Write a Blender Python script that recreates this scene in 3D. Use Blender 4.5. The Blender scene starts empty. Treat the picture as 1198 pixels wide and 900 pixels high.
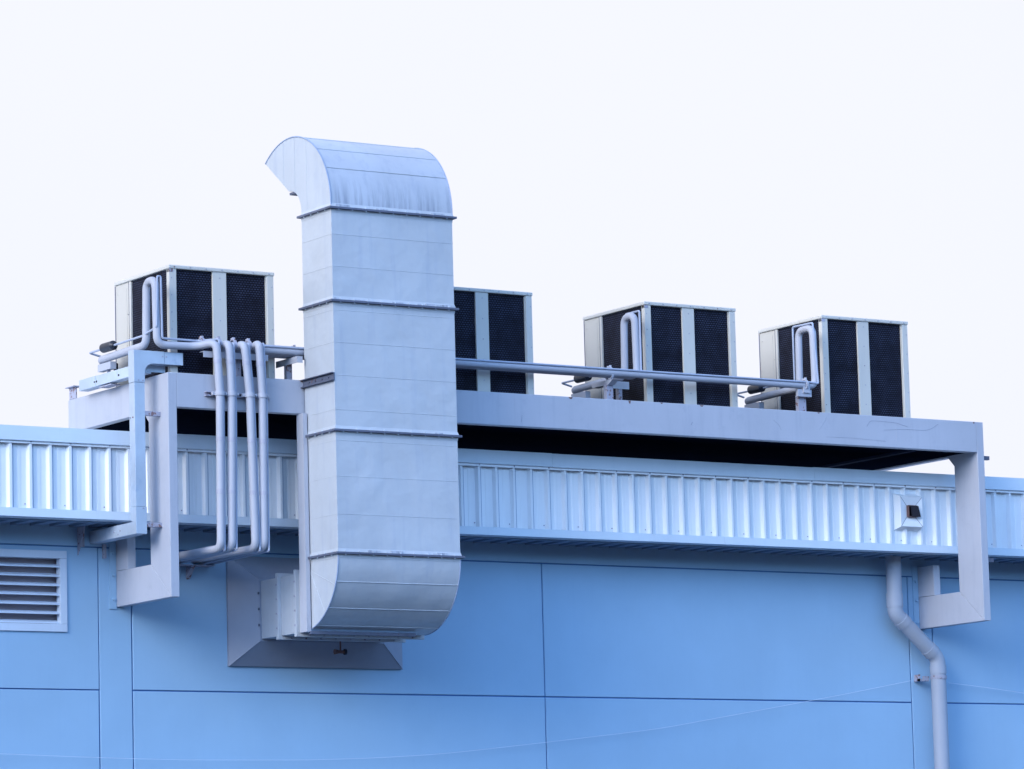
import bpy, bmesh, math, random
from mathutils import Vector, Matrix
random.seed(7)
S = bpy.context.scene
COL = S.collection
RAD = math.radians

# ------------------------------------------------------------------ camera geometry
F, W0, H0 = 4895.0, 1198.0, 900.0
YAW, PITCH, ROLL = RAD(32.82), RAD(8.004), RAD(-1.5215)
CAM = Vector((-22.3, -34.5, 1.6))
_f = Vector((math.sin(YAW)*math.cos(PITCH), math.cos(YAW)*math.cos(PITCH), math.sin(PITCH)))
_r0 = Vector((math.cos(YAW), -math.sin(YAW), 0)); _u0 = _r0.cross(_f)
_r = _r0*math.cos(ROLL) + _u0*math.sin(ROLL); _u = -_r0*math.sin(ROLL) + _u0*math.cos(ROLL)

cam_d = bpy.data.cameras.new('camera'); cam = bpy.data.objects.new('camera', cam_d); COL.objects.link(cam)
cam_d.sensor_fit = 'HORIZONTAL'; cam_d.sensor_width = 36.0; cam_d.lens = F/W0*36.0
cam_d.clip_start = 0.1; cam_d.clip_end = 3000
m = Matrix((_r, _u, -_f)).transposed().to_4x4(); m.translation = CAM
cam.matrix_world = m
S.camera = cam

# ------------------------------------------------------------------ materials
def newmat(name):
    mt = bpy.data.materials.new(name); mt.use_nodes = True
    nt = mt.node_tree; b = nt.nodes['Principled BSDF']
    return mt, nt, b

def N(nt, t, **k):
    n = nt.nodes.new(t)
    for a, v in k.items():
        if hasattr(n, a): setattr(n, a, v)
        else: n.inputs[a.replace('_', ' ')].default_value = v
    return n

def mixc(nt, fac, a, b, mode='MIX'):
    n = nt.nodes.new('ShaderNodeMix'); n.data_type = 'RGBA'; n.blend_type = mode
    for s, v in ((0, fac), (6, a), (7, b)):
        if hasattr(v, 'type') and not isinstance(v, (int, float, tuple)): nt.links.new(v, n.inputs[s])
        else: n.inputs[s].default_value = v if s == 0 else (*v, 1) if len(v) == 3 else v
    return n.outputs[2]

def ramp(nt, src, lo, hi, a=0.0, b=1.0):
    n = nt.nodes.new('ShaderNodeMapRange'); n.clamp = True
    n.inputs[1].default_value = lo; n.inputs[2].default_value = hi
    n.inputs[3].default_value = a; n.inputs[4].default_value = b
    nt.links.new(src, n.inputs[0]); return n.outputs[0]

def noise(nt, vec, scale, detail=4, rough=0.55, sc=(1, 1, 1)):
    mp = nt.nodes.new('ShaderNodeMapping'); mp.inputs['Scale'].default_value = sc
    nt.links.new(vec, mp.inputs[0])
    n = nt.nodes.new('ShaderNodeTexNoise'); n.inputs['Scale'].default_value = scale
    n.inputs['Detail'].default_value = detail; n.inputs['Roughness'].default_value = rough
    nt.links.new(mp.outputs[0], n.inputs[0]); return n.outputs[0]

def paint(name, col, rough=0.55, dirt=0.35, streak=0.3, rust=0.0, metal=0.0, dcol=(.17, .2, .27), bump=0.02, mott=0.08, spec=0.4, rust_t=.70, band=None):
    mt, nt, b = newmat(name)
    g = nt.nodes.new('ShaderNodeNewGeometry').outputs['Position']
    big = noise(nt, g, 1.3, 5)
    c = mixc(nt, ramp(nt, big, .3, .7, 0, 1), tuple(x*(1-mott) for x in col), tuple(min(1, x*(1+mott)) for x in col))
    st = noise(nt, g, 3.0, 6, .65, (4.5, 4.5, .35))
    if streak: c = mixc(nt, ramp(nt, st, .52, .78, 0, streak), c, dcol)
    sp = noise(nt, g, 9.0, 8, .7)
    if dirt: c = mixc(nt, ramp(nt, sp, .56, .74, 0, dirt), c, dcol)
    if rust:
        rs = noise(nt, g, 22.0, 3, .6)
        c = mixc(nt, ramp(nt, rs, rust_t, rust_t+.03, 0, rust), c, (.16, .07, .05))
    if band:          # run-off stains just above a joint
        sz_ = nt.nodes.new('ShaderNodeSeparateXYZ'); nt.links.new(g, sz_.inputs[0])
        z_ = ramp(nt, sz_.outputs[2], band[0], band[1], 1, 0)
        s2 = noise(nt, g, 6.0, 5, .7, (3.2, 1, .22))
        mu = nt.nodes.new('ShaderNodeMath'); mu.operation = 'MULTIPLY'
        nt.links.new(z_, mu.inputs[0]); nt.links.new(ramp(nt, s2, .46, .64, 0, .6), mu.inputs[1])
        c = mixc(nt, mu.outputs[0], c, (.13, .16, .24))
    nt.links.new(c, b.inputs['Base Color'])
    b.inputs['Metallic'].default_value = metal
    b.inputs['Specular IOR Level'].default_value = spec
    nt.links.new(ramp(nt, sp, .3, .7, rough-.06, rough+.1), b.inputs['Roughness'])
    if bump:
        bp = nt.nodes.new('ShaderNodeBump'); bp.inputs['Strength'].default_value = .35; bp.inputs['Distance'].default_value = bump
        nt.links.new(noise(nt, g, 2.6, 3, .5), bp.inputs['Height']); nt.links.new(bp.outputs[0], b.inputs['Normal'])
    return mt

M = {}
M['wall'] = paint('wall_paint', (.295, .475, .665), .7, .08, .10, dcol=(.21, .36, .60), bump=.02, mott=.035, spec=.2)
M['joint'] = paint('joint_sealant', (.07, .17, .40), .9, 0, 0, bump=0)
M['clad'] = paint('cladding_paint', (.80, .85, .90), .5, .06, .10, dcol=(.36, .48, .64), bump=0, mott=.04, spec=.3)
M['coping'] = paint('coping_paint', (.60, .71, .82), .45, .08, .10, dcol=(.28, .4, .6), bump=.006, mott=.05, spec=.5)
M['duct'] = paint('duct_galvanised_paint', (.45, .50, .56), .40, .14, .30, dcol=(.26, .33, .48), bump=.06, mott=.06, spec=.5)
M['hoodsheet'] = paint('duct_hood_weathered', (.44, .49, .57), .42, .15, .35, dcol=(.22, .28, .42), bump=.015, mott=.08, spec=.5, band=(8.64, 8.98))
M['rim'] = paint('rolled_rim', (.26, .34, .50), .5, 0, 0, bump=0)
M['flange'] = paint('flange_steel', (.10, .12, .18), .6, .5, .3, .7, dcol=(.05, .06, .10), bump=.01, mott=.2, rust_t=.66)
M['beam'] = paint('platform_paint', (.415, .45, .53), .45, .25, .28, .55, dcol=(.25, .29, .40), bump=.012, mott=.06, rust_t=.76)
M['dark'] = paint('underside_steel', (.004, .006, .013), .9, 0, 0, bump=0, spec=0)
M['pipe'] = paint('pipe_insulation', (.41, .44, .52), .55, .12, .10, dcol=(.25, .28, .42), bump=.01, mott=.06)
M['tape'] = paint('insulation_tape', (.38, .40, .50), .4, .3, .2, dcol=(.2, .22, .34), bump=0)
M['thin'] = paint('line_paint', (.36, .42, .55), .5, .1, .1, bump=0)
M['galv'] = paint('galvanised_steel', (.46, .55, .66), .38, .6, .3, dcol=(.27, .38, .54), bump=.004, mott=.2, metal=.25)
M['bracket'] = paint('bracket_steel', (.34, .36, .46), .6, .5, .35, .8, dcol=(.14, .14, .19), bump=.006, mott=.15, rust_t=.58)
M['acframe'] = paint('unit_frame_paint', (.56, .56, .53), .5, .16, .12, .35, dcol=(.33, .37, .42), bump=.004, mott=.05, rust_t=.72)
M['cream'] = paint('unit_side_paint', (.53, .52, .48), .5, .08, .08, dcol=(.42, .42, .44), bump=.004, mott=.04)
M['black'] = paint('black_rubber', (.015, .02, .035), .35, .1, .1, bump=0)
M['rusty'] = paint('rusty_steel', (.16, .09, .08), .8, .5, .3, bump=.003)
M['downpipe'] = paint('downpipe_plastic', (.33, .38, .47), .5, .10, .12, dcol=(.2, .26, .4), bump=.003, mott=.05)
M['louver'] = paint('louver_paint', (.54, .64, .77), .5, .1, .1, bump=0)
M['hood'] = paint('hood_sheet', (.27, .31, .40), .5, .15, .2, dcol=(.18, .22, .33), bump=.008)
M['wire'] = paint('wire_plastic', (.50, .63, .80), .5, 0, 0, bump=0)
M['ground'] = paint('ground_concrete', (.05, .055, .065), .9, .3, 0, bump=0)
M['scratch'] = paint('scratch_mark', (.20, .23, .33), .8, 0, 0, bump=0)
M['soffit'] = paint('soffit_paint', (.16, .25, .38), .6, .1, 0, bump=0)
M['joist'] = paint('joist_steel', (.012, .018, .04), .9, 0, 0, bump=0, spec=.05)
M['louver_back'] = paint('louver_screen', (.30, .27, .30), .8, .3, 0, bump=0)
M['crease_shade'] = paint('crease_shade_paint', (.20, .30, .48), .7, 0, 0, bump=0)
M['void'] = paint('dark_inside', (.02, .02, .03), .9, 0, 0, bump=0)

# coil guard: dark fins behind a fine staggered wire guard, in object coordinates
def coil(name, ax):
    mt, nt, b = newmat(name)
    tc = nt.nodes.new('ShaderNodeTexCoord')
    sx = nt.nodes.new('ShaderNodeSeparateXYZ'); nt.links.new(tc.outputs['Object'], sx.inputs[0])
    cx = nt.nodes.new('ShaderNodeCombineXYZ'); nt.links.new(sx.outputs[ax], cx.inputs[0]); nt.links.new(sx.outputs[2], cx.inputs[1])
    br = nt.nodes.new('ShaderNodeTexBrick'); nt.links.new(cx.outputs[0], br.inputs[0])
    br.inputs['Scale'].default_value = 1.0; br.inputs['Brick Width'].default_value = .030; br.inputs['Row Height'].default_value = .021
    br.inputs['Mortar Size'].default_value = .0062; br.inputs['Mortar Smooth'].default_value = .4; br.offset = .5
    n1 = noise(nt, tc.outputs['Object'], 5, 4, .6)
    dash = mixc(nt, ramp(nt, n1, .35, .68), (.038, .048, .09), (.010, .012, .026))
    c = mixc(nt, br.outputs['Fac'], dash, (.0035, .004, .010))
    nt.links.new(c, b.inputs['Base Color']); b.inputs['Roughness'].default_value = .6; b.inputs['Specular IOR Level'].default_value = .12
    bp = nt.nodes.new('ShaderNodeBump'); bp.invert = True; bp.inputs['Strength'].default_value = .8; bp.inputs['Distance'].default_value = .006
    nt.links.new(br.outputs['Fac'], bp.inputs['Height']); nt.links.new(bp.outputs[0], b.inputs['Normal'])
    return mt
M['coil_x'] = coil('coil_guard_front', 0)
M['coil_y'] = coil('coil_guard_side', 1)

# ------------------------------------------------------------------ mesh helpers
def link(name, bm, mat, parent=None, bevel=0.0, smooth=False, loc=None):
    me = bpy.data.meshes.new(name); 
    bmesh.ops.recalc_face_normals(bm, faces=bm.faces[:])
    bm.to_mesh(me); bm.free()
    me.materials.append(M[mat])
    if smooth:
        for p in me.polygons: p.use_smooth = True
        me.set_sharp_from_angle(angle=RAD(38))
    o = bpy.data.objects.new(name, me); COL.objects.link(o)
    if parent is not None: o.parent = parent
    if loc is not None: o.location = loc
    if bevel:
        b = o.modifiers.new('bevel', 'BEVEL'); b.width = bevel; b.segments = 2; b.limit_method = 'ANGLE'; b.angle_limit = RAD(40)
    return o

def tag(o, label, cat, group=None):
    o['label'] = label; o['category'] = cat
    if group: o['group'] = group
    return o

def thing(name, loc, label, cat, group=None):
    o = bpy.data.objects.new(name, None); COL.objects.link(o); o.location = loc; o.empty_display_size = .2
    bpy.context.view_layer.update()
    return tag(o, label, cat, group)

class G:
    """collects shapes in world coordinates, builds relative to its parent's origin"""
    def __init__(s, org=(0, 0, 0)): s.bm = bmesh.new(); s.o = Vector(org)
    def box(s, x0, x1, y0, y1, z0, z1):
        v = [s.bm.verts.new(Vector((x, y, z))-s.o) for x in (x0, x1) for y in (y0, y1) for z in (z0, z1)]
        for f in ((0, 1, 3, 2), (4, 6, 7, 5), (0, 4, 5, 1), (2, 3, 7, 6), (0, 2, 6, 4), (1, 5, 7, 3)):
            s.bm.faces.new([v[i] for i in f])
        return s
    def prism(s, pts, axis, a, b):
        """pts: 2D outline; axis: extrude axis"""
        def P(u, w, t):
            return Vector({'x': (t, u, w), 'y': (u, t, w), 'z': (u, w, t)}[axis]) - s.o
        A = [s.bm.verts.new(P(u, w, a)) for u, w in pts]; B = [s.bm.verts.new(P(u, w, b)) for u, w in pts]
        n = len(pts)
        s.bm.faces.new(A); s.bm.faces.new(B[::-1])
        for i in range(n): s.bm.faces.new((A[i], A[(i+1) % n], B[(i+1) % n], B[i]))
        return s
    def ribbon(s, pts, axis, a, b, th=0.0):
        """open profile extruded along axis (sheet, given thickness th by offset)"""
        def P(u, w, t):
            return Vector({'x': (t, u, w), 'y': (u, t, w), 'z': (u, w, t)}[axis]) - s.o
        if th:
            n = len(pts); off = []
            for i in range(n):
                p0 = Vector(pts[max(0, i-1)]); p1 = Vector(pts[min(n-1, i+1)]); d = (p1-p0).normalized()
                off.append((pts[i][0]-d.y*th, pts[i][1]+d.x*th))
            return s.prism(list(pts)+off[::-1], axis, a, b)
        A = [s.bm.verts.new(P(u, w, a)) for u, w in pts]; B = [s.bm.verts.new(P(u, w, b)) for u, w in pts]
        for i in range(len(pts)-1): s.bm.faces.new((A[i], A[i+1], B[i+1], B[i]))
        return s
    def cyl(s, c, r, h, axis='z', n=20, r2=None):
        r2 = r if r2 is None else r2
        c = Vector(c); L = []
        for t, rr in ((-h/2, r), (h/2, r2)):
            ring = []
            for i in range(n):
                a = 2*math.pi*i/n; u, w = rr*math.cos(a), rr*math.sin(a)
                d = {'x': (t, u, w), 'y': (u, t, w), 'z': (u, w, t)}[axis]
                ring.append(s.bm.verts.new(c+Vector(d)-s.o))
            L.append(ring)
        s.bm.faces.new(L[0]); s.bm.faces.new(L[1][::-1])
        for i in range(n): s.bm.faces.new((L[0][i], L[0][(i+1) % n], L[1][(i+1) % n], L[1][i]))
        return s
    def tube(s, pts, r, bend=0.0, n=14, cap=True, wob=0.0):
        pts = [Vector(p) for p in pts]
        path = [pts[0]]
        for i in range(1, len(pts)-1):
            a, b, c = pts[i-1], pts[i], pts[i+1]
            d0, d1 = (a-b), (c-b)
            k = min(bend, d0.length*.48, d1.length*.48)
            if k < 1e-4: path.append(b); continue
            p0 = b+d0.normalized()*k; p1 = b+d1.normalized()*k
            for j in range(9):
                t = j/8; path.append(p0*(1-t)**2+b*2*t*(1-t)+p1*t*t)
        path.append(pts[-1])
        rings = []; up = None
        for i, p in enumerate(path):
            t = (path[min(i+1, len(path)-1)]-path[max(i-1, 0)]).normalized()
            if up is None:
                up = Vector((0, 0, 1)) if abs(t.z) < .9 else Vector((1, 0, 0))
            up = (up-t*up.dot(t)).normalized(); sd = t.cross(up)
            rr = r*(1+random.uniform(-wob, wob))
            rings.append([s.bm.verts.new(p+(up*math.cos(2*math.pi*k/n)+sd*math.sin(2*math.pi*k/n))*rr-s.o) for k in range(n)])
        for A, B in zip(rings, rings[1:]):
            for k in range(n): s.bm.faces.new((A[k], A[(k+1) % n], B[(k+1) % n], B[k]))
        if cap: s.bm.faces.new(rings[0]); s.bm.faces.new(rings[-1][::-1])
        return s
    def ring(s, c, axis, r, w, th=.008, n=20):
        """clamp band round a pipe: axis = pipe direction"""
        c = Vector(c)
        prof = [(-w/2, r-.002), (w/2, r-.002), (w/2, r+th), (-w/2, r+th)]
        R = []
        for i in range(n):
            a = 2*math.pi*i/n; ring = []
            for t, q in prof:
                u, v = q*math.cos(a), q*math.sin(a)
                ring.append(s.bm.verts.new(c+Vector({'x': (t, u, v), 'y': (u, t, v), 'z': (u, v, t)}[axis])-s.o))
            R.append(ring)
        for i in range(n):
            A, B = R[i], R[(i+1) % n]
            for k in range(4): s.bm.faces.new((A[k], A[(k+1) % 4], B[(k+1) % 4], B[k]))
        return s
    def quad(s, *p):
        s.bm.faces.new([s.bm.verts.new(Vector(q)-s.o) for q in p]); return s
    def done(s, name, mat, parent=None, **k): return link(name, s.bm, mat, parent, **k)
    def split(s, name, mat, parent=None, **k):
        """every loose piece becomes an object of its own"""
        left = set(s.bm.verts); out = []
        while left:
            v = left.pop(); comp = {v}; st = [v]
            while st:
                for e in st.pop().link_edges:
                    for w in e.verts:
                        if w not in comp: comp.add(w); left.discard(w); st.append(w)
            nb_ = bmesh.new(); mp = {}
            for w in sorted(comp, key=lambda q: q.index if q.index >= 0 else 0): mp[w] = nb_.verts.new(w.co)
            fs = {f for w in comp for f in w.link_faces}
            for f in fs: nb_.faces.new([mp[w] for w in f.verts])
            out.append(link(name, nb_, mat, parent, **k))
        s.bm.free(); return out

# ------------------------------------------------------------------ ground
g = G(); g.quad((-900, -900, 0), (900, -900, 0), (900, 900, 0), (-900, 900, 0))
o = g.done('ground', 'ground'); o['kind'] = 'structure'

# ------------------------------------------------------------------ building
B0 = (0, 0, 0)
XL, XR = -12.0, 14.0
bld = thing('factory_building', B0, 'light blue panelled factory building with a ribbed metal parapet', 'building')
cols = [(XL, -4.66, 0), (-4.66, -4.315, 1), (-4.315, .242, 0), (.242, 4.807, 0), (4.807, 5.115, 1), (5.115, 9.68, 0), (9.68, XR, 0)]
rows = [0, .32, 1.64, 2.96, 4.282, 5.602]
gp = .0065
lv = (-6.15, -4.992, 4.812, 5.552)            # louver opening
for x0, x1, pil in cols:
    rr = [(0, 5.602)] if pil else list(zip(rows, rows[1:]))
    for z0, z1 in rr:
        g = G(B0)
        X0, X1, Z0, Z1 = x0+gp, x1-gp, z0+gp, z1-gp
        if x0 == XL and z0 == 4.282:
            l0, l1, l2, l3 = lv
            g.box(X0, l0, 0, .12, Z0, Z1).box(l1, X1, 0, .12, Z0, Z1).box(l0, l1, 0, .12, Z0, l2).box(l0, l1, 0, .12, l3, Z1)
            g.done('wall_panel', 'wall', bld)
        else:
            g.box(X0, X1, 0, .12, Z0, Z1); g.done('wall_panel', 'wall', bld, bevel=.005)
G(B0).box(XL, XR, 0, .12, 5.602+gp, 5.80).done('wall_panel', 'wall', bld, bevel=.004)
G(B0).box(XL+.01, XR-.01, .13, .2, 0, 5.8).done('wall_backing', 'joint', bld)
# joint filler just behind the panel faces
g = G(B0)
for x0, x1, pil in cols[1:]: g.box(x0-gp+.0003, x0+gp-.0003, .014, .125, 0, 5.60)
for z in rows[1:5]:
    for x0, x1, pil in cols:
        if not pil: g.box(x0+gp+.001, x1-gp-.001, .014, .125, z-gp+.0003, z+gp-.0003)
g.box(XL, XR, .014, .124, 5.602-gp+.0005, 5.602+gp-.0005)
g.done('wall_joint', 'joint', bld)
# side and back walls, roof
G(B0).box(XL, XL+.12, .205, 16, 0, 5.8).box(XR-.12, XR, .205, 16, 0, 5.8).box(XL, XR, 16.003, 16.15, 0, 5.8).done('side_wall', 'wall', bld)
G(B0).box(XL, XR, -.44, 16.2, 6.2, 6.28).done('roof', 'coping', bld)

# ribbed cladding
pts = []
k0, k1 = int(XL/.2), int(XR/.2)
yp, yr = -.500, -.540
for k in range(k0, k1):
    c = k*.2
    pts += [(c-.030, yp), (c-.014, yr), (c+.010, yr), (c+.017, yp), (c+.085, yp), (c+.089, yp-.0035), (c+.112, yp-.0035), (c+.116, yp)]
g = G(B0); g.ribbon(pts, 'z', 5.80, 6.56, th=.0)
o = g.done('rib_cladding', 'clad', bld)
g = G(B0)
for k in range(k0, k1): g.box(k*.2+.037, k*.2+.0415, yp-.0012, yp+.002, 5.875, 6.462)  # thin dark strips paint the shade line beside each rib's right foot
g.done('rib_shade_line', 'crease_shade', bld)
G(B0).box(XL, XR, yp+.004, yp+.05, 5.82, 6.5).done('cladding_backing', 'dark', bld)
# coping in lengths with visible joints
xs = [XL, -6.35, -3.16, .032, 3.226, 6.42, 9.6, XR]
for a, b in zip(xs, xs[1:]):
    dz = random.uniform(-.003, .003)
    g = G(B0)
    g.prism([(-.560, 6.622+dz), (-.40, 6.635+dz), (-.40, 6.60), (-.553, 6.598), (-.556, 6.494+dz), (-.564, 6.486+dz), (-.567, 6.490+dz)], 'x', a+.0015, b-.0015)
    g.done('coping', 'coping', bld)
G(B0).box(XL, XR, -.548, -.542, 6.462, 6.50).done('closure_trim', 'clad', bld)
G(B0).box(XL, XR, -.46, -.40, 6.28, 6.602).done('parapet_upstand', 'coping', bld)
# screws on the closure trim and cladding foot
g = G(B0)
for k in range(k0, k1):
    if abs(k) > 40: continue
    if k % 2 == 0: g.cyl((k*.2-.002, -.5505, 6.478), .0075, .006, 'y', 8)
    if k % 2 == 1: g.cyl((k*.2+.155, -.503, 5.915), .006, .006, 'y', 8)
g.split('cladding_screw', 'bracket', bld)
# bottom trim: front leaf + return, in lengths
xs = [XL, -8.1, -3.0, 2.084, 7.1, 11.0, XR]
for i, (a, b) in enumerate(zip(xs, xs[1:])):
    e = .0025 if i % 2 else 0
    g = G(B0)
    g.prism([(-.542-e, 5.874), (-.549-e, 5.872), (-.552-e, 5.796), (-.47, 5.785), (-.47, 5.790), (-.546, 5.800), (-.543, 5.86)], 'x', a+.001, b-.001)
    g.done('base_trim', 'coping', bld)
# soffit: ribbed sheet running back to the wall, open rib ends at the front
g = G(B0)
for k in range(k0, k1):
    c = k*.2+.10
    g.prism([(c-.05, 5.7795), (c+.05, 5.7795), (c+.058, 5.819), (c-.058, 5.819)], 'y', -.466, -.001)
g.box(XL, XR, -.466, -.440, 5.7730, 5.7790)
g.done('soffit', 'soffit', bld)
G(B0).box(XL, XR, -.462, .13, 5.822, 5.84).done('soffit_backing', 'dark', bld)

# louver in the wall
g = G(B0); l0, l1, l2, l3 = lv; fw = .068
g.prism([(l0, l2), (l1, l2), (l1, l3), (l0, l3)], 'y', -.018, .0) if False else None
g.box(l0-.004, l1+.004, -.02, .06, l3-fw, l3+.004).box(l0-.004, l1+.004, -.02, .06, l2-.004, l2+fw)
g.box(l0-.004, l0+fw, -.0198, .06, l2+fw+.0005, l3-fw-.0005).box(l1-fw, l1+.004, -.0198, .06, l2+fw+.0005, l3-fw-.0005)
lf = g.done('wall_louver', 'louver', bld, bevel=.004)
nb = 7; zz0, zz1 = l2+fw, l3-fw; st = (zz1-zz0)/nb
for i in range(nb):
    z = zz0+st*i
    g = G(B0); g.prism([(-.006, z+.004), (-.006, z+.019), (-.002, z+.021), (.075, z+.042), (.075, z+.038), (-.001, z+.016), (-.001, z+.004)], 'x', l0+fw+.001, l1-fw-.001)
    g.done('louver_blade', 'louver', lf)
G(B0).box(l0, l1, .10, .128, l2, l3).done('louver_backing', 'louver_back', lf)

# scupper flashing on the parapet
g = G(B0)
sx0, sx1, sz0, sz1 = 4.268, 4.585, 6.018, 6.402
hx0, hx1, hz0, hz1 = 4.395, 4.500, 6.158, 6.268
yo, yi = -.590, -.566
o4 = [(sx0+.03, yo, sz0+.035), (sx1-.006, yo, sz0+.035), (sx1-.006, yo, sz1-.04), (sx0+.03, yo, sz1-.04)]
b4 = [(sx0, -.502, sz0), (sx1, -.502, sz0), (sx1, -.502, sz1), (sx0, -.502, sz1)]
i4 = [(hx0, yi, hz0), (hx1, yi, hz0), (hx1, yi, hz1), (hx0, yi, hz1)]
for i in range(4):
    j = (i+1) % 4
    g.quad(b4[i], b4[j], o4[j], o4[i]); g.quad(o4[i], o4[j], i4[j], i4[i])
sc = g.done('scupper_flashing', 'clad', bld)
g = G(B0)
for i in range(4): g.tube([o4[i], i4[i]], .0022, n=5)
g.split('flashing_hip', 'flange', sc)
G(B0).prism([(hx0+.012, hz1), (hx1+.008, hz1), (hx1+.036, hz0-.004), (hx0+.030, hz0-.004)], 'y', -.618, -.612).done('spout_flap', 'void', sc)
g = G(B0); hy = -.625
for (a, b, c, d) in ((hx0-.004, hx0+.002, hz0, hz1), (hx1-.002, hx1+.004, hz0, hz1), (hx0-.004, hx1+.004, hz1, hz1+.006), (hx0-.004, hx1+.004, hz0-.006, hz0)):
    g.box(a, b, hy+.02, -.50, c, d)
g.prism([(hx0-.006, hz0-.008), (hx1+.03, hz0-.008), (hx1+.006, hz1+.008), (hx0-.006, hz1+.008)], 'y', -.584, -.580) if False else None
g.done('scupper_spout', 'rusty', sc)
G(B0).box(hx0, hx1, -.53, -.51, hz0, hz1).done('scupper_opening', 'void', sc)

# ------------------------------------------------------------------ steel platform
PF, PB = -1.08, .94
PX0, PX1 = -4.475, 5.03
ZB, ZT = 6.790, 7.108
P0 = (PX0, 0, 5.05)
plat = thing('steel_platform', P0, 'long grey steel platform on bent legs carrying four cooling units', 'platform')
fb = G(P0).box(PX0+.088, PX1-.088, PF, PF+.09, ZB, ZT).done('front_beam', 'beam', plat, bevel=.006)
G(P0).box(PX0+.088, PX1-.088, PB-.09, PB, ZB, ZT).done('back_beam', 'beam', plat, bevel=.006)
# deck and joists (dark underneath)
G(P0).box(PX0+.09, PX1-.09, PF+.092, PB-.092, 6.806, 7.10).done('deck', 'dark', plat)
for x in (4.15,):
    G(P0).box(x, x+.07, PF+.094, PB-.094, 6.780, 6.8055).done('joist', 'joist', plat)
LD = .385     # depth of leg section
def leg(x0, x1, yriser, ytop):
    # side frame: C profile in y,z : front leg, bottom arm, wall riser ; side beam on top
    zt = 5.385; zb = 5.052
    # front leg (with side beam top), mitre joint at bottom
    lg = G(P0).prism([(PF, zb), (PF+LD, zt), (PF+LD, ZB), (PF+LD+.0, ZB), (PF+LD, ZT-.001), (PF, ZT-.001)], 'x', x0, x1).done('leg', 'beam', plat, bevel=.005)
    arm = G(P0).prism([(PF+.004, zb), (PF+LD, zt-.003), (yriser, zt-.003), (yriser+.0, zt-.003), (-.001, zt-.003), (-.001, zb)], 'x', x0+.0015, x1-.0015).done('leg_arm', 'beam', plat, bevel=.005)
    G(P0).box(x0+.001, x1-.001, yriser, -.001, zt-.001, ytop).done('wall_riser', 'beam', plat, bevel=.004)
    G(P0).box(x0+.0012, x1-.0012, PF+LD+.002, PB, ZB, ZT-.002).done('side_beam', 'beam', plat, bevel=.005)
    # haunch
    G(P0).prism([(PF+LD+.001, ZB-.11), (PF+LD+.11, ZB-.001), (PF+LD+.001, ZB-.001)], 'x', x0+.01, x1-.01).done('haunch', 'beam', plat)
    # anchor plate and bolts on the wall
    g = G(P0).box(x0-.07, x0-.001, -.012, -.001, zb-.02, 5.72)
    for z in (5.12, 5.35, 5.55): g.cyl((x0-.035, -.022, z), .014, .02, 'y', 6)
    g.done('anchor_plate', 'wall', plat)
leg(PX0, PX0+.088, -.235, 5.74)
leg(PX1-.088, PX1, -.275, 5.70)
# short rusty struts and stubs
for (x, y, z, ax) in ((-4.56, -.93, 6.72, 'x'), (-4.56, -.93, 5.70, 'x')):
    g = G(P0).box(-4.637, PX0+.0, -.93, -.926, z, z+.04).box(-4.637, PX0+.0, -.926, -.885, z, z+.004).box(-4.637, PX0, -.926, -.885, z+.036, z+.04)
    g.done('tie_strut', 'bracket', plat)
for z in (6.72, 5.66):
    G(P0).box(PX1+.0005, PX1+.085, -1.06, -1.02, z, z+.04).done('strut_stub', 'flange', plat)
# channel post between the beam and the lower duct, at the left back edge of the duct
g = G(P0).box(-3.105, -3.095, -1.15, -1.03, 4.76, ZB-.002).box(-3.0948, -3.062, -1.15, -1.142, 4.76, ZB-.002).box(-3.0948, -3.062, -1.038, -1.03, 4.76, ZB-.002)
g.done('hanger_post', 'beam', plat)
# little things on the back left corner
g = G(P0).box(PX0+.005, PX0+.015, .78, .92, ZT, ZT+.11).box(PX0-.03, PX0+.06, .76, .94, ZT+.11, ZT+.118)
g.done('lifting_lug', 'bracket', plat)
# seams where the beam lengths are welded
g = G(P0)
for x in (-3.46, -.72, 1.69, 3.9): g.box(x-.004, x+.004, PF-.0016, PF, ZB+.004, ZT-.004)
g.split('weld_seam', 'beam', plat)
# scratches and scrape marks on the right end of the beam
def scr(pp, r=.0022):
    r *= .65
    g = G(P0); g.tube([(x, PF-.0008, z) for x, z in pp], r, bend=.05, n=5); g.done('scratch', 'scratch', plat)
scr([(3.52, 6.99), (3.56, 7.05), (3.66, 7.055), (3.90, 7.045), (4.05, 7.01)])
scr([(3.74, 6.965), (4.0, 6.985), (4.28, 6.985), (4.36, 7.01), (4.44, 7.06)], .0018)
scr([(3.0, 6.86), (3.3, 6.865), (3.75, 6.85)], .0015)
scr([(2.92, 6.93), (3.0, 7.03), (3.01, 7.06)], .0012)
scr([(2.35, 7.0), (2.42, 6.95), (2.44, 6.9)], .0012)
scr([(1.34, 6.90), (1.36, 6.93)], .003)
scr([(-.65, 6.83), (-.64, 6.90)], .002)
g = G(P0)
for (x, w, h) in ((-1.62, .07, .05), (-.1, .05, .02), (.6, .03, .03), (1.45, .05, .015), (-3.1, .06, .015), (4.9, .02, .02), (2.9, .03, .012), (.98, .03, .012)):
    g.prism([(x, ZT-.004), (x+w, ZT-.004), (x+w*.7, ZT-.004-h), (x+w*.3, ZT-.004-h*.8)], 'y', PF-.0014, PF)
g.split('rust_chip', 'rusty', plat)

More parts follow.
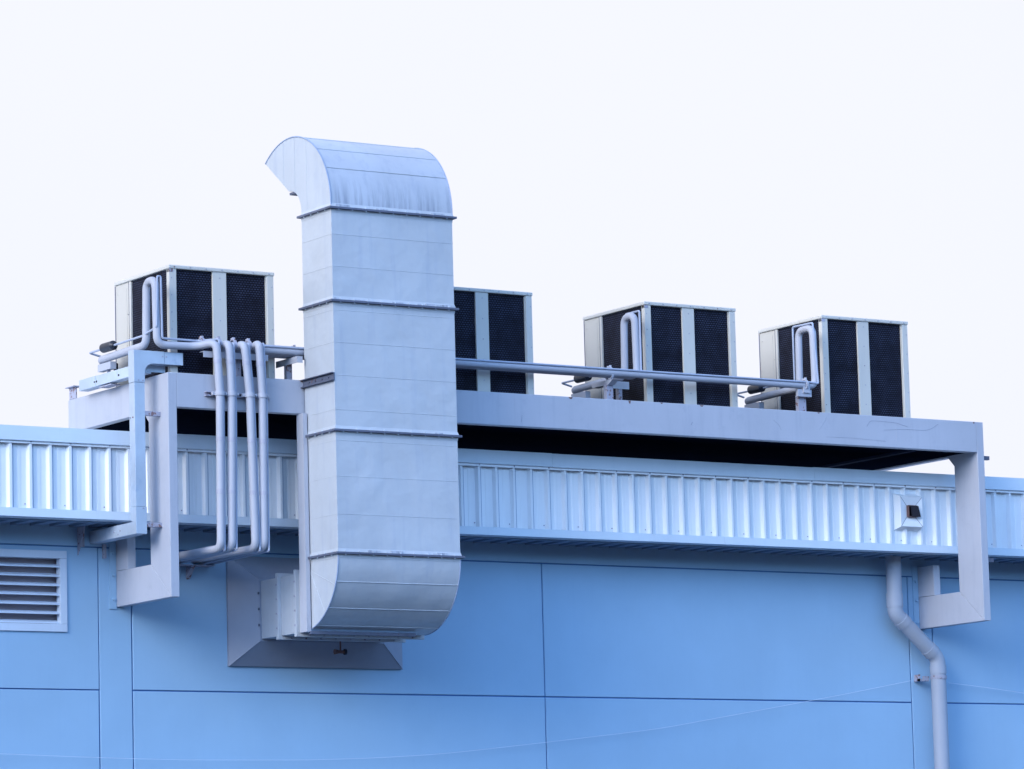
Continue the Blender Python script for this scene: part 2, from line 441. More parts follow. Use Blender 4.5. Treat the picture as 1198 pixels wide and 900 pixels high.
# ------------------------------------------------------------------ condensing units
def unit(x0, label, first=None):
    """x0: front left corner"""
    w, y0, y1, zb, zt = 1.10, -.88, .205, 7.101, 8.142
    O = (x0, y0, zb)
    t = thing('cooling_unit', O, label, 'air conditioner', 'cooling units on the platform')
    if first is not None:
        for ch in first.children:
            c = ch.copy(); COL.objects.link(c); c.parent = t
            for g2 in ch.children:
                d = g2.copy(); COL.objects.link(d); d.parent = c
        return t
    X = lambda a: x0+a
    zr = zt-.036
    # posts
    G(O).box(X(0), X(.075), y0, y0+.055, zb, zr).done('corner_post', 'acframe', t, bevel=.003)
    G(O).box(X(w-.07), X(w), y0, y0+.055, zb, zr).done('corner_post', 'acframe', t, bevel=.003)
    G(O).box(X(.455), X(.60), y0+.003, y0+.03, zb, zr).done('middle_post', 'acframe', t, bevel=.003)
    G(O).box(X(w-.05), X(w), y1-.05, y1, zb, zr).done('corner_post', 'acframe', t, bevel=.003)
    # front coils
    a = G(O).box(X(.0755), X(.4545), y0+.022, y0+.05, zb, zr-.001).done('front_coil', 'coil_x', t)
    b = G(O).box(X(.6005), X(w-.082), y0+.022, y0+.05, zb, zr-.001).done('front_coil', 'coil_x', t)
    G(O).box(X(w-.081), X(w-.0705), y0+.012, y0+.05, zb, zr).done('slit_sky_strip', 'cream', t)  # pale strip added in place of sky showing through the slit
    # left side: coil guard and cream service panel
    ys = y1-.315
    G(O).box(X(.018), X(.05), y0+.056, ys-.001, zb, zr-.001).done('side_coil', 'coil_y', t)
    G(O).box(X(.002), X(.03), ys, ys+.035, zb, zr).done('side_post', 'acframe', t, bevel=.002)
    sp = G(O).box(X(.008), X(.04), ys+.0355, y1-.002, zb, zr).done('service_panel', 'cream', t, bevel=.003)
    g = G(O).box(X(.0045), X(.008), ys+.085, y1-.03, zb+.06, zr-.05)
    for (yy, z) in ((ys+.06, zb+.3), (ys+.06, zb+.7), (ys+.018, zb+.55), (y1-.05, zr-.09)): g.cyl((X(.002), yy, z), .006, .006, 'x', 8)
    g.done('access_cover', 'cream', sp)
    g = G(O).box(X(-.001), X(.006), ys+.0352, ys+.0375, zb, zr).box(X(-.001), X(.006), y1-.004, y1+.002, zb, zr-.004)
    g.split('panel_gap', 'flange', sp)
    # right and back side: coil
    G(O).box(X(w-.05), X(w-.018), y0+.056, y1-.051, zb, zr-.001).done('side_coil', 'coil_y', t)
    G(O).box(X(.041), X(w-.051), y1-.04, y1-.002, zb, zr-.001).done('back_coil', 'coil_x', t)
    # top rim and lid with a recessed fan opening ring
    g = G(O).box(X(-.008), X(w+.008), y0-.008, y1+.008, zr+.0005, zt)
    top = g.done('top_cover', 'acframe', t, bevel=.008)
    g = G(O).box(X(0.0), X(.04), y0-.002, y0+.05, zr-.03, zr)
    for i in range(7):
        g.cyl((X(.05+i*.166), y0-.0105, zr+.018), .006, .005, 'y', 8)
    for i in range(6):
        g.cyl((X(.022), y0-.001, zb+.12+i*.16), .005, .005, 'y', 8)
    for i in range(5):
        g.cyl((X(.53), y0+.001, zb+.15+i*.2), .005, .005, 'y', 8); g.cyl((X(w-.02), y0-.001, zb+.1+i*.2), .005, .005, 'y', 8)
    g.split('screw', 'bracket', top)
    g = G(O)
    g.cyl((X(w/2), (y0+y1)/2, zt+.002), .40, .003, 'z', 40); g.done('fan_opening', 'void', top)
    g = G(O)
    for r in (.08, .16, .24, .32, .40): g.ring((X(w/2), (y0+y1)/2, zt+.008), 'z', r, .006, .006, 32)
    g.done('fan_guard', 'bracket', top)
    # feet rail
    return t
UX = [-4.339, -1.462, .965, 3.148]
U1 = unit(UX[0], 'cooling unit at the left end, behind the four upright pipes')
unit(UX[1], 'cooling unit half hidden behind the tall duct', U1)
unit(UX[2], 'second cooling unit from the right, with a fat hairpin pipe before its left side', U1)
unit(UX[3], 'cooling unit at the right end of the platform', U1)

# ------------------------------------------------------------------ refrigerant pipes
R1 = .0365
YV = -1.162                                   # upright pipes in front of the beam
tops = [-4.012, -3.880, -3.722, -3.566]
mids = [-3.985, -3.862, -3.672, -3.540]
bots = [-4.000, -3.885, -3.640, -3.548]
def down(i):
    return [(tops[i], YV, 7.42), (mids[i], YV, 6.92), (bots[i], YV, 5.50+.006*i), (bots[i]-.02, -.003, 5.505+.006*i)]
# lanes of the bundle: AC1 comes from the left, the others from the right
def pipe_set(i, label, xa, lane_y, lane_z, is_first=False, hair='normal'):
    O = (xa, 0, 7.1)
    t = thing('refrigerant_pipe', O, label, 'pipe', 'insulated refrigerant pipes on the platform')
    yA, yB = -.80, -.975
    zr = 7.392
    pts = [(xa+.12, .13, 7.33), (xa, .13, 7.375), (xa, yA, zr), (xa+.01, yA, 7.975), (xa+.01, yB-.0, 7.975), (xa+.02, yB, lane_z)]
    if i == 0:
        pts += [(tops[0]-.13, lane_y, lane_z), (tops[0], lane_y+.0, lane_z+.0)]
        pts[-1] = (tops[0]+.002, YV, 7.40)
        path = pts + down(0)[1:]
    else:
        pts[-1] = (xa+.02, lane_y, lane_z)
        pts[-2] = (xa+.01, lane_y, 7.975)
        path = pts + [(tops[i]+.0, lane_y, lane_z), (tops[i], YV, lane_z+.045)] + down(i)[1:]
    G(O).tube(path, R1, bend=.085, n=16, wob=.012).done('insulated_pipe', 'pipe', t, smooth=True)
    for z in (7.22, 6.50, 6.02):
        k_ = (z-6.92)/.5 if z > 6.92 else 0
        xx = mids[i]+(tops[i]-mids[i])*k_ if z > 6.92 else bots[i]+(mids[i]-bots[i])*(z-5.5)/1.42
        G(O).ring((xx, YV, z), 'z', R1, .035+.01*random.random(), .0022, 20).done('tape_band', 'tape', t, smooth=True)
    # thin liquid line following it
    d = -.033
    if hair == 'wide':
        lp = [(xa+.10, .30, 7.44), (xa-.02, .30, 7.468), (xa-.02, -.745, 7.462), (xa-.02, -.745, 8.02), (xa-.0, -1.055, 8.02), (xa+.03, -1.075, lane_z+.02), (xa-.1, lane_y-.036, lane_z+.03), (tops[i]+.052, lane_y-.036, lane_z+.03), (tops[i]+.052, YV+.004, lane_z+.04), (mids[i]+.048, YV+.004, 6.9), (bots[i]+.05, YV+.0, 5.49), (bots[i]+.03, -.003, 5.47)]
    elif i == 0:
        lp = [(xa+.10, .30, 7.44), (xa-.02, .30, 7.468), (xa-.02, yA+.03, 7.478), (xa-.0, yB-.035, 7.53), (xa+.01, yB-.040, 8.0), (xa+.045, yB-.040, 8.0), (xa+.055, yB-.036, lane_z+.055), (tops[0]-.12, lane_y-.01, lane_z+.052), (tops[0]+.042, YV+.03, lane_z+.06), (mids[0]+.044, YV+.01, 6.9), (bots[0]+.046, YV+.01, 5.48), (bots[0]+.03, -.003, 5.475)]
    else:
        lp = [(xa+.10, .30, 7.44), (xa-.02, .30, 7.468), (xa-.02, yA+.02, 7.462), (xa+.045, yA+.02, 8.015), (xa+.045, lane_y-.036, 8.015), (xa+.045, lane_y-.036, lane_z+.03), (tops[i]+.05, lane_y-.036, lane_z+.03+.012*i), (tops[i]+.05, YV+.004, lane_z+.04), (mids[i]+.046, YV+.004, 6.9), (bots[i]+.048, YV+.0, 5.49), (bots[i]+.03, -.003, 5.47)]
    G(O).tube(lp, .0105, bend=.02, n=8).done('liquid_line', 'thin', t, smooth=True)
    # filter drier
    g = G(O); g.tube([(xa-.02, .035, 7.468), (xa-.02, .01, 7.468)], .02, n=12)
    fd = g.done('line_nut', 'bracket', t)
    g = G(O); g.cyl((xa-.02, -.085, 7.474), .045, .20, 'y', 20); 
    g.cyl((xa-.02, .027, 7.474), .045, .024, 'y', 20, r2=.02); g.cyl((xa-.02, -.197, 7.474), .02, .024, 'y', 20, r2=.045)
    g.done('filter_drier', 'black', t, smooth=True)
    g = G(O).cyl((xa+.13, .06, 7.30), .022, .09, 'z', 12).cyl((xa+.10, .06, 7.31), .014, .08, 'x', 10).cyl((xa+.13, .06, 7.262), .03, .02, 'z', 6)
    g.done('service_valve', 'black', t)
    return t
pipe_set(0, 'pale insulated pipe looping beside the left end unit, leftmost of the four uprights', -4.545, -1.0, 7.372)
pipe_set(1, 'pale insulated pipe of the unit behind the duct, second of the four uprights', -1.67, -.925, 7.362)
pipe_set(2, 'insulated pipe looping beside the second unit from the right, third of the uprights', .76, -.985, 7.368)
pipe_set(3, 'pale insulated pipe from the right end unit, rightmost of the four uprights', 2.90, -1.035, 7.378, hair='wide')

# supports ---------------------------------------------------------
def ubolt(g, x, y, z, r=.05):
    g.ring((x, y, z), 'x', r, .022, .010, 18)
    g.cyl((x, y-.02, z+r+.012), .014, .022, 'z', 6); g.cyl((x, y+.02, z+r+.010), .012, .018, 'z', 6)
def support(x, y, label, post_w=.05, style='tee', zt=7.325):
    O = (x, y, ZT)
    t = thing('pipe_support', O, label, 'bracket', 'steel pipe supports on the platform')
    G(O).box(x-post_w/2, x+post_w/2, y-.004, y+.004, ZT-.0, zt-.045).box(x-post_w/2, x-post_w/2+.006, y+.0045, y+.05, ZT, zt-.045).done('post', 'bracket', t)
    G(O).box(x-.05, x+.05, y-.03, y+.06, ZT-.006, ZT+.004).done('foot_plate', 'bracket', t)
    return t, O
t, O = support(-3.695, -1.0, 'rusty post under the bend of the four upright pipes', .05)
G(O).box(-4.10, -3.42, -1.075, -1.069, 7.268, 7.325).box(-4.10, -3.42, -1.0685, -1.0, 7.319, 7.325).done('angle_rail', 'pipe', t)
for i in range(4):
    g = G(O)
    x, y = (tops[i]-.065 if i else tops[0]-.09), (-1.03 if i else -1.0)
    z = 7.40
    g.ring((x+.012, y-.02, z+.0), 'x', .045, .03, .009, 18); g.cyl((x+.012, y-.03, z+.057), .018, .024, 'z', 6); g.cyl((x+.012, y+.0, z+.056), .014, .02, 'z', 6)
    g.done('pipe_clamp', 'bracket', t)
t, O = support(-3.115, -.93, 'grey post and cross channel between the upright pipes and the duct', .055)
G(O).box(-3.15, -3.144, -1.14, -.74, 7.262, 7.322).box(-3.1435, -3.09, -1.14, -.74, 7.316, 7.322).box(-3.1435, -3.09, -1.14, -1.134, 7.262, 7.3155).done('cross_channel', 'beam', t)
g = G(O); ubolt(g, -3.10, -.985, 7.372, .052); g.done('pipe_clamp', 'bracket', t)
t, O = support(.447, -.99, 'thick grey post with a clamp under the pipe run, left of the mid platform unit', .075)
G(O).prism([(-1.10, 7.305), (-.72, 7.305), (-.74, 7.262), (-1.02, 7.262)], 'x', .41, .485).done('cross_channel', 'beam', t)
g = G(O); ubolt(g, .44, -1.0, 7.372, .058); g.done('pipe_clamp', 'pipe', t)
t, O = support(.70, -.80, 'thin grey post with a small square plate under the loop of the mid platform pipe', .04, zt=7.34)
G(O).box(.61, .80, -.812, -.806, 7.262, 7.335).box(.61, .80, -.8055, -.74, 7.325, 7.335).done('cross_channel', 'galv', t)
t, O = support(2.775, -1.0, 'wide grey post with clamp blocks beside the right end unit', .09)
G(O).box(2.69, 2.86, -1.05, -1.012, 7.262, 7.335).box(2.75, 2.83, -1.068, -1.051, 7.30, 7.405).done('clamp_block', 'pipe', t)
g = G(O); ubolt(g, 2.785, -1.035, 7.382, .05); g.done('pipe_clamp', 'pipe', t)
# rear hangers under the pipe ends
for xa, lab in ((-4.545, 'short rusty stand with a block under the rear pipe end of the left end unit'), (.76, 'short stand with a block under the rear pipe end left of the mid platform unit'), (2.90, 'short stand with a block under the rear pipe end left of the right end unit')):
    O = (xa, 0, ZT)
    t = thing('pipe_stand', O, lab, 'bracket', 'stands under the rear pipe ends')
    G(O).box(xa-.03, xa+.03, -.14, .12, 7.262, 7.330).done('channel_block', 'beam', t)
    G(O).box(xa-.018, xa+.018, -.05, -.044, ZT, 7.261).box(xa+.012, xa+.018, -.0435, .0, ZT, 7.261).done('post', 'bracket', t)
    G(O).box(xa-.05, xa+.05, -.18, .06, ZT-.004, ZT+.006).done('foot_plate', 'bracket', t)
# clamp rail on the beam
O = (-3.78, PF, 6.92)
t = thing('clamp_rail', O, 'slotted rail on the front beam clamping the four upright pipes', 'bracket')
G(O).box(-4.10, -3.43, PF-.041, PF-.001, 6.905, 6.912).box(-4.10, -3.43, PF-.041, PF-.001, 6.938, 6.945).box(-4.10, -3.43, PF-.007, PF-.001, 6.9125, 6.9375).done('strut', 'bracket', t)
for i in range(4):
    g = G(O)
    x = mids[i]
    g.ring((x, YV, 6.925), 'z', R1+.003, .04, .006, 20)
    g.box(x+R1+.006, x+R1+.035, YV-.006, PF-.042, 6.910, 6.940); g.cyl((x+R1+.024, YV-.012, 6.925), .010, .014, 'y', 6)
    g.box(x-R1-.03, x-R1-.006, YV+.01, PF-.042, 6.910, 6.940)
    g.done('pipe_clamp', 'pipe', t)
# small wall brackets under the lower pipe runs
for x, lab in ((-3.95, 'dark wall bracket under the lower pipe runs'),):
    O = (x, 0, 5.42)
    t = thing('wall_bracket', O, 'small dark triangular bracket below the pipes entering the wall', 'bracket')
    G(O).prism([(-.001, 5.33), (-.001, 5.448), (-.12, 5.448)], 'x', -3.74, -3.70).done('gusset', 'bracket', t)
    G(O).box(-4.1, -3.5, -.14, -.001, 5.450, 5.456).done('shelf', 'bracket', t)

# ------------------------------------------------------------------ galvanised trunking
GX0, GX1 = -4.745, -4.633
GY0, GY1 = -.935, -.822
O = (GX0, 0, 5.62)
t = thing('cable_trunking', O, 'galvanised trunking rising from the wall past the left end of the parapet', 'cable duct')
G(O).prism([(-.001, 5.632), (-.001, 5.745), (GY1-.04, 5.745), (GY1-.015, 5.755), (GY1, 5.79), (GY1, 5.88), (GY0, 5.88), (GY0, 5.632)], 'x', GX0, GX1).done('lower_elbow', 'galv', t, bevel=.003)
G(O).box(GX0+.003, GX1-.003, GY0+.003, GY1-.003, 5.882, 7.02).done('riser', 'galv', t, bevel=.003)
arc = [(GX1+.09-.09*math.cos(a), 7.115+.085*math.sin(a)) for a in [RAD(x) for x in (0, 18, 36, 54, 72, 90)]]
G(O).prism([(GX0, 7.022), (GX1, 7.022)] + arc[0:1] + arc[1:] + [(-4.43, 7.200), (-4.43, 7.318), (GX0, 7.318)], 'y', GY0, GY1).done('top_elbow', 'galv', t, bevel=.003)
G(O).box(-4.428, -4.235, GY0+.002, GY1-.002, 7.200, 7.316).done('top_run', 'galv', t, bevel=.003)
G(O).box(-4.22, -4.215, GY0, GY1, 7.2, 7.3).done('end_cap', 'galv', t) if False else None
g = G(O)
for (x, y, z, ax) in ((-4.70, GY0-.001, 7.04, 'y'), (-4.655, GY0-.001, 7.04, 'y'), (-4.45, GY0-.001, 7.27, 'y'), (-4.41, GY0-.001, 7.27, 'y'), (-4.67, GY0-.001, 5.865, 'y'), (GX0-.001, -.90, 6.70, 'x'), (GX0-.001, -.85, 6.70, 'x'), (GX0-.001, -.62, 5.69, 'x'), (GX0-.001, -.5, 5.69, 'x'), (GX0-.001, -.58, 5.66, 'x')):
    g.cyl((x, y, z), .007, .006, ax, 8)
g.split('screw', 'bracket', t)
O = (-4.86, 0, 5.6)
t2 = thing('wall_bracket', O, 'triangular bracket on the wall beside the foot of the galvanised trunking', 'bracket')
G(O).prism([(-.001, 5.52), (-.001, 5.778), (-.15, 5.778), (-.13, 5.70)], 'x', -4.87, -4.862).box(-4.861, -4.80, -.01, -.001, 5.60, 5.777).done('gusset', 'bracket', t2)
t2 = thing('wall_bracket', (-4.6, 0, 5.6), 'small bracket on the wall behind the foot of the galvanised trunking', 'bracket')
G((-4.6, 0, 5.6)).box(-4.615, -4.585, -.03, -.001, 5.50, 5.63).done('gusset', 'bracket', t2)
# tray along the left side of the first unit
O = (-4.56, 0, 7.12)
t = thing('cable_trunking', O, 'galvanised trunking lying along the left side of the platform', 'cable duct')
G(O).box(-4.60, -4.50, .12, .46, 7.125, 7.228).done('tray', 'galv', t, bevel=.003)
G(O).box(-4.598, -4.502, -.81, .117, 7.127, 7.226).done('tray', 'galv', t, bevel=.003)
g = G(O)
for y in (.14, .10, -.35): g.cyl((-4.6015, y, 7.17), .009, .006, 'x', 8)
g.split('screw', 'black', t)
G(O).box(-4.598, -4.36, -.815, -.812, 7.14, 7.20).done('end_plate', 'galv', t)

# ------------------------------------------------------------------ ventilation duct
DX0, DX1, DF, DB = -3.05, -1.735, -1.65, -1.10
O = (-2.39, 0, 4.77)
duct = thing('ventilation_duct', O, 'tall rectangular pale metal duct curving over at the top and back into the wall', 'duct')
zf = [8.645, 7.775, 6.572, 5.440]     # flange heights
def seam_front(g, z): g.box(DX0+.004, DX1-.004, DF-.002, DF, z-.0035, z+.0035); g.box(DX0-.002, DX0, DF+.002, DB-.004, z-.004, z+.004); g.box(DX1, DX1+.002, DF+.002, DB-.004, z-.004, z+.004)
seams = [[8.35, 8.03], [7.64, 7.335, 7.02, 6.70], [6.44, 6.14, 5.83]]
seams = [[8.40, 8.10], [7.69, 7.39, 7.085, 6.765], [6.48, 6.15, 5.80]]
for (a, b), sl in zip(zip(zf, zf[1:]), seams):
    g = G(O).box(DX0, DX1, DF, DB, b+.004, a-.004)
    for z in sl: seam_front(g, z)
    g.done('duct_section', 'duct', duct, bevel=.004)
# flanges
def flange(z, full=True, hh=.034, p=.034):
    g = G(O)
    # L-angle: horizontal leaf + tapered collar
    a = p; c = .004
    x0, x1, y0, y1 = DX0, DX1, DF, DB
    g.box(x0-a, x1+a, y0-a, y0-.0, z-.010, z+.010); g.box(x0-a, x1+a, y1+.0, y1+a, z-.010, z+.010)
    g.box(x0-a, x0-.0, y0+.0005, y1-.0005, z-.010, z+.010); g.box(x1, x1+a, y0+.0005, y1-.0005, z-.010, z+.010)
    f = g.done('flange', 'flange', duct, bevel=.0015)
    g = G(O)
    for s in (1, -1):
        z0, z1 = (z+.0105, z+.0105+hh) if s > 0 else (z-.0105-hh, z-.0105)
        e = .012 if s > 0 else .006
        for (A, B, C, D) in ((x0-e, x1+e, y0-e, y0-.0005), ):
            zz = (z0, z1)
            # front collar, sloping
            fr = [(A, C, z0 if s > 0 else z1), (B, C, z0 if s > 0 else z1), (B-e, y0-.001, z1 if s > 0 else z0), (A+e, y0-.001, z1 if s > 0 else z0)]
            g.quad(*fr)
            lf = [(x0-e, y0-e, z0 if s > 0 else z1), (x0-.001, y0-.001, z1 if s > 0 else z0), (x0-.001, y1, z1 if s > 0 else z0), (x0-e, y1, z0 if s > 0 else z1)]
            g.quad(*lf)
            rt = [(x1+e, y0-e, z0 if s > 0 else z1), (x1+.001, y0-.001, z1 if s > 0 else z0), (x1+.001, y1, z1 if s > 0 else z0), (x1+e, y1, z0 if s > 0 else z1)]
            g.quad(*rt)
    g.done('flange_collar', 'duct', f)
    g = G(O); n = 9
    for i in range(n):
        x = x0+.07+i*(x1-x0-.14)/(n-1)
        g.cyl((x, y0-.020, z+.014), .008, .012, 'z', 6); g.cyl((x, y0-.020, z-.014), .007, .012, 'z', 6)
    for i in range(4):
        y = y0+.08+i*(y1-y0-.16)/3; g.cyl((x0-.020, y, z+.014), .008, .012, 'z', 6); g.cyl((x0-.020, y, z-.014), .007, .012, 'z', 6)
    g.split('flange_bolt', 'galv', f)
for z in zf: flange(z)
# ragged sealant above the flanges
g = G(O)
for z in zf:
    x = DX0+.01
    while x < DX1-.03:
        w = random.uniform(.02, .16); h = random.uniform(.004, .016)
        if random.random() < .3: g.box(x, min(x+w, DX1-.01), DF-.014, DF-.002, z+.008, z+.018+h)
        x += w*random.uniform(.7, 1.4)
g.split('sealant', 'hoodsheet', duct)
# angle cleat on the left side only, tying the duct to the beam
g = G(O).box(DX0-.035, DX0-.001, DF-.004, -1.03, 7.100, 7.108).box(DX0-.009, DX0-.001, DF-.004, -1.03, 7.040, 7.0995).box(DX0-.035, DX0-.001, DF-.004, -1.03, 7.0325, 7.0395)
for i in range(4): g.cyl((DX0-.014, DF+.09+i*.12, 7.07), .008, .01, 'x', 6)
g.done('side_cleat', 'flange', duct)
# top elbow: open curved hood looking back over the roof
cy, cz, R = -.905, 8.690, .745
ri, icy, icz = .232, -.868, 8.70
def arc_pts(c0, c1, r, a0, a1, n): return [(c0+r*math.cos(RAD(a0+(a1-a0)*i/n)), c1+r*math.sin(RAD(a0+(a1-a0)*i/n))) for i in range(n+1)]
outer = [(DF, 8.653)] + arc_pts(cy, cz, R, 180, 51, 30)
inner = [(DB, 8.653)] + arc_pts(icy, icz, ri, 180, 90, 12)
side = outer + inner[::-1]
el = G(O).prism(side, 'x', DX0, DX0+.004).done('hood_side', 'duct', duct)
g = G(O)
for y in (-.78, -.99, -1.21):            # standing seams on the cheek
    zt_ = cz+math.sqrt(R*R-(y-cy)**2)-.01
    zb_ = 8.96 if y > -.868 else (icz+math.sqrt(max(0, ri**2-(y-icy)**2)) if y > -1.09 else 8.68)
    if y == -.78: zb_ = 9.01
    g.box(DX0-.002, DX0, y-.0022, y+.0022, zb_+.01, zt_)
g.split('cheek_seam', 'duct', el)
G(O).prism(side, 'x', DX1-.004, DX1).done('hood_side', 'duct', duct)
g = G(O).ribbon(outer, 'x', DX0+.0045, DX1-.0045, th=-.004)
lip = G(O).box(DX0+.006, DX1-.006, -1.065, -.875, 8.892, 8.914).done('throat_shade_lip', 'flange', duct)  # added dark lip, stands in for the throat's shaded inside
ob = g.done('hood_sheet', 'hoodsheet', duct, smooth=True)
G(O).ribbon(inner, 'x', DX0+.0045, DX1-.0045, th=.004).done('throat_sheet', 'duct', duct, smooth=True)
g = G(O)
for ang in (172.5, 152, 132, 110, 88, 66):       # seams across the curve and its rolled edges
    a = RAD(ang)
    p = Vector((cy+(R+.001)*math.cos(a), cz+(R+.001)*math.sin(a)))
    g.tube([(DX0+.01, p.x, p.y), (DX1-.01, p.x, p.y)], .0055, n=6) if ang != 172.5 else None
g.split('hood_seam', 'duct', ob)
for x in (DX0, DX1):
    g = G(O); g.tube([(x, p[0], p[1]) for p in outer], .007, n=7); g.done('rolled_edge', 'rim', ob, smooth=True)
# bottom elbow
cy, cz, R = -.99, 5.43, .66
ZD = 4.770; ZU = 5.318
outer = [(DF, 5.432)] + arc_pts(cy, cz, R, 180, 270, 24) 
side = outer + [(-.90, ZD), (-.90, ZU), (DB+.02, ZU), (DB, ZU+.03), (DB, 5.432)]
bo = G(O).prism(side, 'x', DX0+.001, DX1-.001).done('lower_elbow', 'duct', duct, smooth=True)
g = G(O)
for ang in (202, 226, 249):
    a = RAD(ang); g.tube([(DX0+.006, cy+(R+.0005)*math.cos(a), cz+(R+.0005)*math.sin(a)), (DX1-.006, cy+(R+.0005)*math.cos(a), cz+(R+.0005)*math.sin(a))], .005, n=6)
for ang in (205, 232):
    a = RAD(ang); g.tube([(DX0-.0, DB-.02, 5.33), (DX0-.0, cy+(R-.01)*math.cos(a), cz+(R-.01)*math.sin(a))], .0035, n=6)
g.split('elbow_seam', 'duct', bo)
for x in (DX0+.001, DX1-.001):
    g = G(O); g.tube([(x, p[0], p[1]) for p in outer], .007, n=7); g.done('rolled_edge', 'rim', bo, smooth=True)
# horizontal run into the wall with vertical flanges
def vflange(y):
    a = .036; x0, x1 = DX0, DX1
    g = G(O).box(x0-a, x0, y-.02, y+.02, ZD-a, ZU+a).box(x1, x1+a, y-.02, y+.02, ZD-a, ZU+a).box(x0+.0005, x1-.0005, y-.02, y+.02, ZU, ZU+a).box(x0+.0005, x1-.0005, y-.02, y+.02, ZD-a, ZD)
    f = g.done('flange', 'duct', duct, bevel=.002)
    g = G(O)
    for i in range(4): g.cyl((x0-a-.003, y+.0, ZD+.07+i*.135), .010, .009, 'x', 6)
    for i in range(8): g.cyl((x0+.1+i*.16, y-.024, ZD-.020), .009, .009, 'y', 6)
    g.split('flange_bolt', 'bracket', f)
G(O).box(DX0, DX1, -.898, -.56, ZD, ZU).box(DX0-.002, DX0, -.77, -.765, ZD+.01, ZU-.01).done('duct_section', 'duct', duct, bevel=.003)
G(O).box(DX0+.001, DX1-.001, -.558, -.2, ZD+.001, ZU-.001).box(DX0-.001, DX0+.001, -.35, -.345, ZD+.01, ZU-.01).done('duct_section', 'duct', duct, bevel=.003)
vflange(-.90); vflange(-.56)
# bottom angle under the elbow, standing along the front
G(O).box(DX0-.02, DX1-.20, -1.16, -1.12, ZD-.032, ZD-.002).done('bottom_angle', 'flange', duct, bevel=.002)
# hood flashing on the wall
hx0, hx1, hz0, hz1 = -3.312, -1.408, 4.524, 5.563
ix0, ix1, iz0, iz1, iy = DX0-.02, DX1+.02, ZD-.02, ZU+.02, -.20
g = G(O)
ow = [(hx0, -.03, hz0), (hx1, -.03, hz0), (hx1, -.03, hz1), (hx0, -.03, hz1)]
ww = [(hx0, -.0005, hz0), (hx1, -.0005, hz0), (hx1, -.0005, hz1), (hx0, -.0005, hz1)]
iw = [(ix0, iy, iz0), (ix1, iy, iz0), (ix1, iy, iz1), (ix0, iy, iz1)]
for i in range(4):
    j = (i+1) % 4; g.quad(ow[i], ow[j], iw[j], iw[i]); g.quad(ww[i], ww[j], ow[j], ow[i])
g.quad(*iw)
hd = g.done('wall_hood', 'hood', duct)
g = G(O)
for i in range(4): g.tube([ow[i], iw[i]], .005, n=6)
g.split('hip_seam', 'hood', hd)
g = G(O)
for z in (4.90, 5.05, 5.20): g.cyl((ix0-.01, iy-.006, z), .012, .01, 'x', 6)
g.split('hood_bolt', 'flange', hd)
# small rusty valve under the duct
O2 = (-2.26, -.30, 4.66)
t = thing('drain_stub', O2, 'tiny rusty drain stub hanging under the duct before the wall hood', 'drain')
G(O2).cyl((-2.29, -.30, 4.655), .026, .06, 'x', 10, r2=.014).cyl((-2.24, -.30, 4.655), .016, .05, 'x', 10).box(-2.262, -2.25, -.306, -.294, 4.66, 4.76).done('stub', 'rusty', t)
G(O2).cyl((-2.205, -.30, 4.655), .03, .016, 'x', 10).done('cap', 'black', t)

# ------------------------------------------------------------------ downpipe
O = (5.04, -.17, 0)
dp = thing('downpipe', O, 'grey round downpipe with an offset bend at the right end of the wall', 'downpipe')
YD = -.17; A = Vector((4.50, YD, 5.19)); Bp = Vector((5.035, YD, 4.735))
G(O).tube([(4.50, YD, 5.80), A, Bp, (5.045, YD, 0)], .080, bend=.06, n=28).done('pipe', 'downpipe', dp, smooth=True)
g = G(O)
d = (Bp-A).normalized()
def sleeve(p, q, r): g.tube([p, q], r, n=28)
sleeve((4.50, YD, 5.40), (4.50, YD, 5.255), .0865); sleeve(A+d*.085, A+d*.16, .0865); sleeve(Bp-d*.16, Bp-d*.085, .0865); sleeve((5.036, YD, 4.66), (5.037, YD, 4.57), .0865)
g.split('socket', 'downpipe', dp, smooth=True)
g = G(O); g.ring((5.038, YD, 4.535), 'z', .082, .035, .006, 24); g.box(4.845, 4.96, -.10, -.06, 4.50, 4.525).box(4.845, 4.852, -.10, -.001, 4.50, 4.57).box(4.88, 4.95, -.12, -.101, 4.50, 4.55)
g.done('pipe_clip', 'bracket', dp)

# ------------------------------------------------------------------ wire across the wall
def uy(px, py, y):
    d = _f*F + _r*(px-599) - _u*(py-450); k = (y-CAM.y)/d.y; return CAM+d*k
# control points read as places in the wall plane (x, z) and sagging between clips
wp = [uy(px, py, -.07) for px, py in ((1066, 796.5), (985, 813), (900, 829), (770, 853), (636, 869), (520, 882), (440, 887), (350, 889.5), (200, 889), (100, 886), (0, 882), (-90, 879))]
g = G((0, 0, 0)); g.tube(wp, .0024, bend=.3, n=6); tag(g.done('wire', 'wire'), 'thin pale wire sagging across the blue wall left of the downpipe clip', 'wire')
wp = [uy(px, py, -.07) for px, py in ((1110, 799), (1150, 804), (1198, 811), (1290, 828))]
g = G((0, 0, 0)); g.tube(wp, .003, bend=.2, n=6); tag(g.done('wire', 'wire'), 'short thin wire running right from the downpipe clip', 'wire')

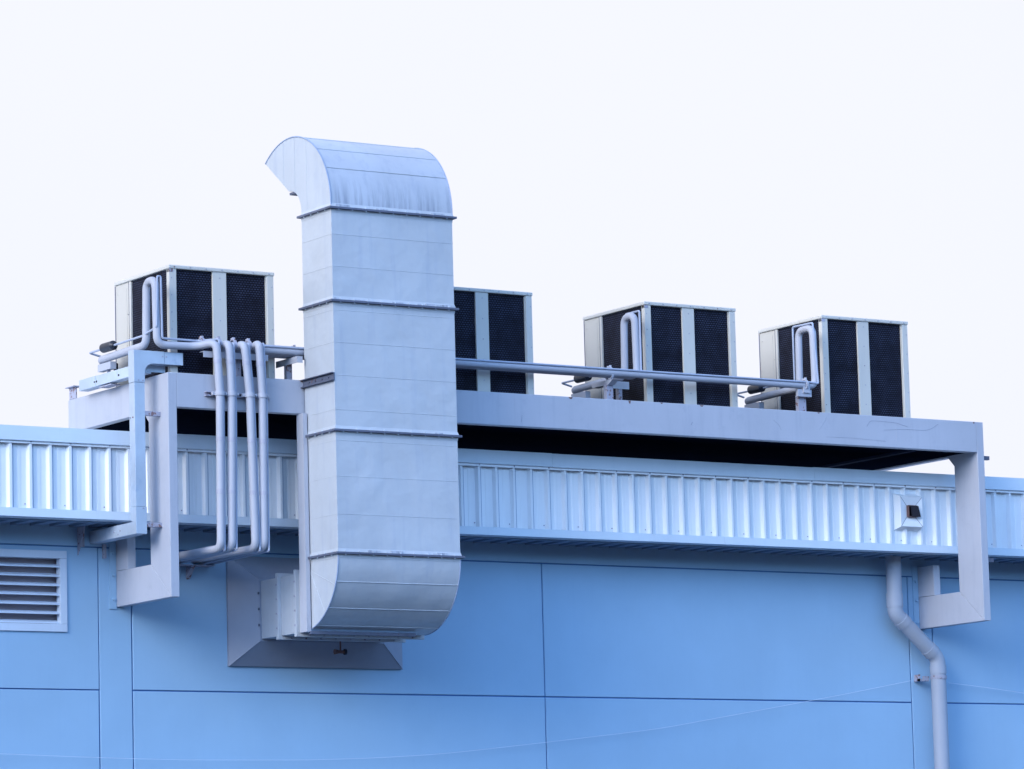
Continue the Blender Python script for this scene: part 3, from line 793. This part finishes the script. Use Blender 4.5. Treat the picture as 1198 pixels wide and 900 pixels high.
# ------------------------------------------------------------------ light
w = bpy.data.worlds.new('World'); S.world = w; w.use_nodes = True
nt = w.node_tree; bg = nt.nodes['Background']
SUN_EL = RAD(24)      # low veiled sun from the left, a little in front of the wall
sdir = Vector((-math.sin(RAD(70))*math.cos(SUN_EL), -math.cos(RAD(70))*math.cos(SUN_EL), math.sin(SUN_EL)))   # towards the sun
sky = nt.nodes.new('ShaderNodeTexSky'); sky.sky_type = 'NISHITA'; sky.sun_disc = False
sky.sun_elevation = SUN_EL; sky.sun_rotation = math.atan2(sdir.x, sdir.y)
sky.air_density = 1.0; sky.dust_density = .6; sky.ozone_density = 2.0
# veil of bright cloud, densest over the building side of the sky
tc = nt.nodes.new('ShaderNodeTexCoord')
dp_ = nt.nodes.new('ShaderNodeVectorMath'); dp_.operation = 'DOT_PRODUCT'
nt.links.new(tc.outputs['Generated'], dp_.inputs[0]); dp_.inputs[1].default_value = (-.25, .95, 0)
cn = noise(nt, tc.outputs['Generated'], 2.2, 4, .5)
fac = ramp(nt, dp_.outputs['Value'], -.35, .50, 0.05, 1.0)
cl = mixc(nt, ramp(nt, cn, .3, .7), (3.72, 3.86, 4.5), (3.98, 4.04, 4.5))
sz = nt.nodes.new('ShaderNodeSeparateXYZ'); nt.links.new(tc.outputs['Generated'], sz.inputs[0])
low = ramp(nt, sz.outputs[2], .09, .24, .0, 2.25)          # sky shaped for effect: dark low band for the eaves, boosted middle
hi = ramp(nt, sz.outputs[2], .45, .85, 1.0, .32)
mm = nt.nodes.new('ShaderNodeMath'); mm.operation = 'MULTIPLY'; nt.links.new(low, mm.inputs[0]); nt.links.new(hi, mm.inputs[1])
lc = nt.nodes.new('ShaderNodeCombineColor')
for i_ in range(3): nt.links.new(mm.outputs[0], lc.inputs[i_])
blue = mixc(nt, 1.0, mixc(nt, 1.0, sky.outputs[0], (1.08, 1.26, 1.48), 'MULTIPLY'), lc.outputs[0], 'MULTIPLY')
c = mixc(nt, fac, blue, cl)
nt.links.new(c, bg.inputs[0]); bg.inputs[1].default_value = .15
sl = bpy.data.lights.new('sun', 'SUN'); sl.energy = 1.3; sl.angle = RAD(32); sl.color = (1, .89, .80)
so = bpy.data.objects.new('sun', sl); COL.objects.link(so); so.location = (-20, -20, 30)
so.rotation_euler = sdir.to_track_quat('Z', 'Y').to_euler()

S.view_settings.view_transform = 'Standard'; S.view_settings.look = 'None'
S.view_settings.exposure = 0.66; S.view_settings.gamma = 1
S.render.engine = 'CYCLES'
